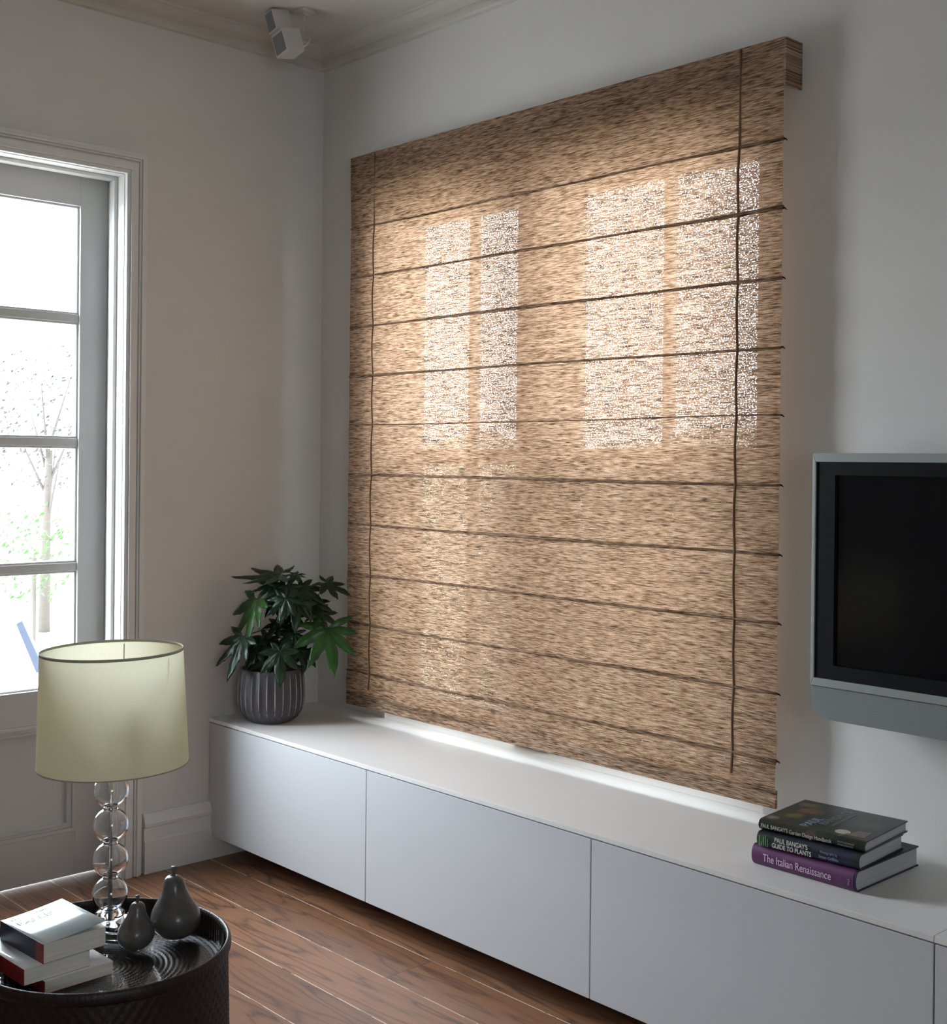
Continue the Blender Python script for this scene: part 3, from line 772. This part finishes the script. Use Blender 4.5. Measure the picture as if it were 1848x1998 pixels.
L.new(cr.outputs[0], d_.inputs['Color']); L.new(cr.outputs[0], t_.inputs['Color']); mx.inputs[0].default_value = .5
L.new(d_.outputs[0], mx.inputs[1]); L.new(t_.outputs[0], mx.inputs[2]); L.new(mx.outputs[0], o_.inputs[0])
b = MB(); b.lathe([(.1440, z0+.748), (.1355, z0+.970)], 96)
sh = b.build('lamp_shade', m_shade, lamp, smooth=True)
m_band = mat('shade_edge_band', (.42, .40, .30), .7)
b = MB(); b.lathe([(.1363, z0+.966), (.1360, z0+.9712), (.1345, z0+.9712), (.1350, z0+.966)], 96, close=True)
b.build('shade_trim', m_band, sh, smooth=True)
b = MB(); b.lathe([(.1447, z0+.747), (.1445, z0+.7495), (.1433, z0+.7495), (.1435, z0+.747)], 96, close=True)
b.build('shade_trim', m_band, sh, smooth=True)
b = MB(); b.tube([(0, 0, z0+.446), (0, 0, z0+.80)], .0042, 12); b.lathe([(0, z0+.795), (.015, z0+.80), (.015, z0+.84), (0, z0+.842)], 20)
for k in range(3):
    a = 2*PI*k/3+.4; b.tube([(0, 0, z0+.925), (.132*math.cos(a), .132*math.sin(a), z0+.930), (.1345*math.cos(a), .1345*math.sin(a), z0+.962)], .0012, 6)
for s in (-1, 1): b.tube([(s*.012, 0, z0+.80), (s*.045, 0, z0+.84), (s*.045, 0, z0+.90), (0, 0, z0+.925)], .0014, 6)
b.build('lamp_stem', m_steel, lamp, smooth=True)
sh.matrix_local = Matrix.Translation((0, 0, z0+.95)) @ Matrix.Rotation(math.radians(1.2), 4, CD) @ Matrix.Translation((0, 0, -z0-.95))
m_bulb = mat('bulb_glass', (.85, .82, .75), .3)
b = MB(); b.lathe([(0, z0+.842), (.012, z0+.845), (.016, z0+.86), (.028, z0+.885), (.030, z0+.905), (.022, z0+.925), (0, z0+.934)], 24); b.build('bulb', m_bulb, lamp, smooth=True)
for zc in (.494, .561, .628, .695, .7618):
    b = MB()
    R1 = .0342; R2 = .0315
    A = math.asin(.0125/R1); A2 = math.asin(.0125/R2)
    pr = [(R1*math.sin(t), R1*math.cos(t)) for t in [A+(PI-2*A)*k/24 for k in range(25)]]
    pi_ = [(R2*math.sin(t), R2*math.cos(t)) for t in [A2+(PI-2*A2)*k/24 for k in range(25)]]
    b.lathe([(r, z0+zc+z) for r, z in pr]+[(r, z0+zc+z) for r, z in reversed(pi_)], 48, close=True)
    b.build('glass_ball', m_cg, lamp, smooth=True)
b = MB(); b.lathe([(.006, z0+.448), (.024, z0+.449), (.029, z0+.454), (.028, z0+.459), (.016, z0+.463), (.006, z0+.4645)], 40, close=True); b.build('glass_collar', m_cg, lamp, smooth=True)
q = MB(); RZ = Matrix.Rotation(math.radians(38), 4, 'Z')
hs = .048
q.box((-hs, -hs, .0004), (hs, hs, .020), bev=.0012); q.build('base_block', m_ac, lamp, M=RZ)
q = MB(); bmesh.ops.create_cone(q.bm, segments=4, radius1=.060, radius2=.030, depth=.012, cap_ends=True)
q.build('base_step', m_ac, lamp, M=RZ @ Matrix.Translation((0, 0, .0265)) @ Matrix.Rotation(PI/4, 4, 'Z'))

# ---------------------------------------------------------------- ceramic pears
m_pear = mat('grey_stoneware', (.085, .080, .074), .34, noise_amt=.22, scale=70, bump=.12, bscale=120, coat=.2)
m_pstem = mat('pear_stalk', (.10, .085, .07), .5)
def pear(loc, R, Hh, label, seed, lean):
    e = tag(empty('pear_ornament', loc, seed), label, 'ornament', 'grey pear ornaments on the tray')
    pr = [(0, .0), (.45, .0), (.62, .03), (.83, .10), (.96, .20), (1, .30), (.95, .40), (.83, .50), (.68, .60), (.55, .70), (.48, .78), (.43, .86), (.36, .93), (.24, .975), (.10, .985), (.03, .965), (0, .955)]
    # smooth the profile with a Catmull-Rom pass
    P = []
    for i in range(len(pr)-1):
        p0, p1, p2, p3 = pr[max(i-1, 0)], pr[i], pr[i+1], pr[min(i+2, len(pr)-1)]
        for t in (0, .33, .66):
            P.append(tuple(.5*((2*p1[k])+(-p0[k]+p2[k])*t+(2*p0[k]-5*p1[k]+4*p2[k]-p3[k])*t*t+(-p0[k]+3*p1[k]-3*p2[k]+p3[k])*t**3) for k in (0, 1)))
    P.append(pr[-1])
    b = MB(); b.lathe([(max(0, r)*R, max(0, z)*Hh) for r, z in P], 48, fn=lambda a, z, k: 1+.018*math.sin(a*2+1)+.02*math.sin(a+z*30))
    for v in b.bm.verts:
        t = v.co.z/Hh; v.co.x += lean*t*t*R; v.co.z = max(v.co.z, 0)
    b.build('pear_body', m_pear, e, smooth=True)
    b = MB(); s = R*.1; b.tube([(lean*R, 0, Hh*.94), (lean*R*1.05, 0, Hh*1.02), (lean*R*.75, .0, Hh*1.13)], [s, s*.8, s*1.35], 10)
    b.build('stalk', m_pstem, e, smooth=True)
pear((1.498, -1.432, TZ0), .0475, .118, 'large grey glazed pear ornament standing at the far side of the tray', .3, -.12)
pear((1.501, -1.519, TZ0), .0345, .087, 'small grey glazed pear ornament beside the lamp base', 1.2, .10)

# ---------------------------------------------------------------- paperbacks
def paperback(loc, rz, L_, Wd, T_, m_cv, m_sp, label, lift=0., nm='paperback_book'):
    # local x runs along the spine away from the visible page end; local y from spine to fore-edge
    e = tag(empty(nm, loc, rz), label, 'book', 'paperbacks stacked on the tray')
    q = MB(); q.box((.0005, .0006, .0005), (L_-.0005, Wd-.0005, T_-.0008)); q.build('pages', m_pages, e)
    q = MB(); q.box((0, 0, 0), (L_, Wd, .0005)); q.build('back_cover', m_sp, e)
    q = MB(); q.box((0, -.0003, 0), (L_, .0006, T_)); q.build('spine', m_sp, e)
    q = MB()
    def cv(u, v): return (u*L_, v*Wd, T_+.0001+lift*(v**1.6))
    q.grid(cv, 2, 12)
    o = q.build('front_cover', m_cv, e, smooth=True); s_ = o.modifiers.new('t', 'SOLIDIFY'); s_.thickness = .0005; s_.offset = -1
    return e
def cover_mat(name, c1, c2, rough=.22):
    return jacket(name, c1, c2, rough, 9)
m_cvA = cover_mat('pale_blue_cover', (.42, .60, .66), (.72, .76, .78)); m_cvB = cover_mat('white_cover', (.74, .76, .78), (.80, .80, .80)); m_cvC = cover_mat('white_cover_back', (.76, .77, .79), (.78, .79, .8))
def spine_mat(name, c1, c2, split):
    m = mat(name, c1, .35); n = m.node_tree.nodes; L = m.node_tree.links
    t = n.new('ShaderNodeTexCoord'); s_ = n.new('ShaderNodeSeparateXYZ'); L.new(t.outputs['Object'], s_.inputs[0])
    lt = n.new('ShaderNodeMapRange'); lt.inputs['From Min'].default_value = split-.004; lt.inputs['From Max'].default_value = split+.004; L.new(s_.outputs[0], lt.inputs['Value'])
    mx = n.new('ShaderNodeMix'); mx.data_type = 'RGBA'; mx.inputs['A'].default_value = (*c1, 1); mx.inputs['B'].default_value = (*c2, 1)
    L.new(lt.outputs[0], mx.inputs['Factor']); L.new(mx.outputs['Result'], n['Principled BSDF'].inputs['Base Color']); return m
m_spA = spine_mat('red_navy_spine', (.30, .035, .03), (.018, .02, .045), .022)
m_spB = spine_mat('red_spine', (.26, .02, .022), (.13, .012, .03), .10)
m_spC = mat('crimson_spine', (.26, .012, .016), .4)
# origin = near corner where spine meets the visible page end; x axis heads away along the spine
def pb(cx_, cy_, ang, *a, **k): 
    return paperback((cx_, cy_, a[0]), ang, *a[1:], **k)
# local x = (-1,..), local y = (0,+1): mirror through rotation by using negative widths is avoided: rotate and place
def place(cx_, cy_, z, ang, L_, Wd, T_, mc, ms, label, lift=0.):
    # near corner C, spine direction s (towards -x), width direction v (towards +y); right-handed frame uses origin at far spine end
    s = Vector((-math.cos(ang), -math.sin(ang), 0))
    org = Vector((cx_, cy_, z))+s*L_
    return paperback(org, ang, L_, Wd, T_, mc, ms, label, lift)
def flip(m, L_):   # spine material runs from the visible end: mirror split
    return m
m_spA = spine_mat('red_navy_spine', (.018, .02, .045), (.30, .035, .03), .157-.026)
m_spB = spine_mat('red_spine', (.13, .012, .03), (.26, .02, .022), .08)
pC = place(1.588, -1.737, TZ0, .03, .190, .130, .0225, m_cvC, m_spC, 'white paperback with a crimson spine, lowest in the stack on the tray')
pB = place(1.583, -1.772, TZ0+.0228, .05, .165, .124, .0285, m_cvB, m_spB, 'white paperback with a red spine, jutting out in the middle of the tray stack')
pA = place(1.584, -1.738, TZ0+.0516, .07, .157, .121, .0345, m_cvA, m_spA, 'paperback with pale blue cover and navy spine on top of the tray stack', lift=.010)
m_tl = mat('pink_outline_ink', (.80, .66, .60), .4); m_tl2 = mat('grey_blue_ink', (.34, .42, .52), .4)
CVM = lambda x, y, z: Matrix.Translation((x, y, z)) @ Matrix.Rotation(0, 4, 'Z')
# lettering follows the cover: lines run along the short side
def cov_text(s, size, m, x, y, sx=1.):
    zz = .0345+.0006+.008*((y+.03)/.129)**1.6
    tl = math.atan2(.008*1.6*((.065)/.129)**.6, .129)
    return text(s, 'cover_lettering', size, m, pA, Matrix.Translation((x, y, .0353)) @ Matrix.Rotation(tl, 4, 'X') @ Matrix.Rotation(PI/2, 4, 'Z'), sx=sx)
cov_text('FALLING', .024, m_tl, .046, .012, 1.05)
cov_text('SKY', .024, m_tl, .070, .066, 1.05)
cov_text('the number one bestseller', .008, m_tl2, .016, .012, 1.)

# ---------------------------------------------------------------- outdoors
m_patio = mat('pale_paving', (.70, .68, .64), .9, noise_amt=.08, scale=4)
b = MB(); b.box((-30, -20, -.20), (-.22, 40, -.10)); b.box((-.22, .27, -.20), (20, 40, -.10)); o = b.build('ground', m_patio); struct(o)
b = MB(); b.box((-9.2, -8, -.1), (-9.0, 4.6, 2.0))
for k in range(9): b.box((-9.0, -8, .1+.2*k), (-8.985, 4.6, .12+.2*k))
tag(b.build('garden_wall', m_white_out), 'white boarded garden wall beyond the glazed door', 'wall')
def bush_mat(name, c):
    m = mat(name, c, .6, noise_amt=.5, scale=25)
    return m
m_b1 = bush_mat('grey_leaves', (.030, .030, .034)); m_b2 = bush_mat('green_leaves', (.028, .075, .010)); m_b3 = bush_mat('hedge_leaves', (.42, .40, .32)); m_bark = mat('bark', (.07, .06, .05), .9)
def foliage(name, c, rad, nL, size, m, parent, seed):
    rnd = random.Random(seed); q = MB()
    for _ in range(nL):
        while True:
            p = Vector([rnd.uniform(-1, 1) for _ in range(3)])
            if p.length < 1 and noise.noise(p*2.3+Vector((seed, 0, 0))) > -.12: break
        p = Vector((c[0]+p.x*rad[0], c[1]+p.y*rad[1], c[2]+p.z*rad[2]))
        n_ = Vector([rnd.uniform(-1, 1) for _ in range(3)]).normalized(); a = n_.orthogonal().normalized()*size*rnd.uniform(.6, 1.3); d = n_.cross(a)*.45
        vs = [q.bm.verts.new(p+x) for x in (-a, d, a, -d)]; q.bm.faces.new(vs)
    return q.build(name, m, parent)
t = tag(empty('tree', (-6.2, 1.75, -.1)), 'sparse leafy tree beyond the glazed door', 'tree')
b = MB(); b.tube([(0, 0, 0), (.02, 0, 1.), (.0, .03, 1.5)], [.05, .04, .03], 8)
for k in range(7):
    a = k*2.4; b.tube([(0, .02, .9+.1*k), (.25*math.cos(a), .25*math.sin(a), 1.4+.12*k)], [.015, .006], 5)
b.build('trunk', m_bark, t, smooth=True)
foliage('crown', (0, 0, 1.75), (.6, .5, .65), 900, .022, m_b1, t, 4)
s1 = tag(empty('shrub', (-5.2, 1.22, -.1)), 'small bright green shrub low beyond the glazed door', 'shrub')
foliage('foliage', (0, 0, .75), (.35, .42, .38), 500, .024, m_b2, s1, 8)
b = MB(); b.tube([(0, 0, 0), (0, 0, .7)], .02, 6); b.build('stem', m_bark, s1)
# garden chair seen as a bluish slanted shape
m_ch = mat('blue_grey_canvas', (.026, .034, .055), .8)
ch = tag(empty('garden_chair', (-3.37, .29, -.1), math.radians(157)), 'blue grey canvas garden chair outside the glazed door', 'chair')
b = MB(); b.prism([(-.17, .24), (-.13, .22), (-.02, .50), (-.05, .52)], 0, -.2, .2); b.build('backrest', m_ch, ch)
b = MB(); b.prism([(-.15, .20), (-.15, .23), (-.55, .25), (-.55, .22)], 0, -.2, .2); b.build('seat', m_ch, ch)
for x in (-.2, .2):
    for y0, y1 in ((-.24, -.12), (-.60, -.62)):
        b = MB(); b.tube([(x, y0, .22), (x, y1, 0)], .012, 8); b.build('leg', m_steel, ch)
# hedge beyond the window
hd = tag(empty('hedge', (.8, .98, -.1)), 'clipped green hedge outside, glimpsed through the woven blind', 'hedge')
b = MB()
def hf(u, v):
    a = u*2*PI; x = -2.6+4.9*v
    y = max(-.32, min(.32, .45*math.cos(a))); z = max(0, min(1.50, .75+1.0*math.sin(a)))
    k = noise.noise(Vector((x*3, y*3, z*3)))*.12+noise.noise(Vector((x*11, y*11, z*11)))*.05
    return (x, y+k, max(0, z+k))
b.grid(hf, 40, 100); b.build('foliage', m_b3, hd, smooth=True)
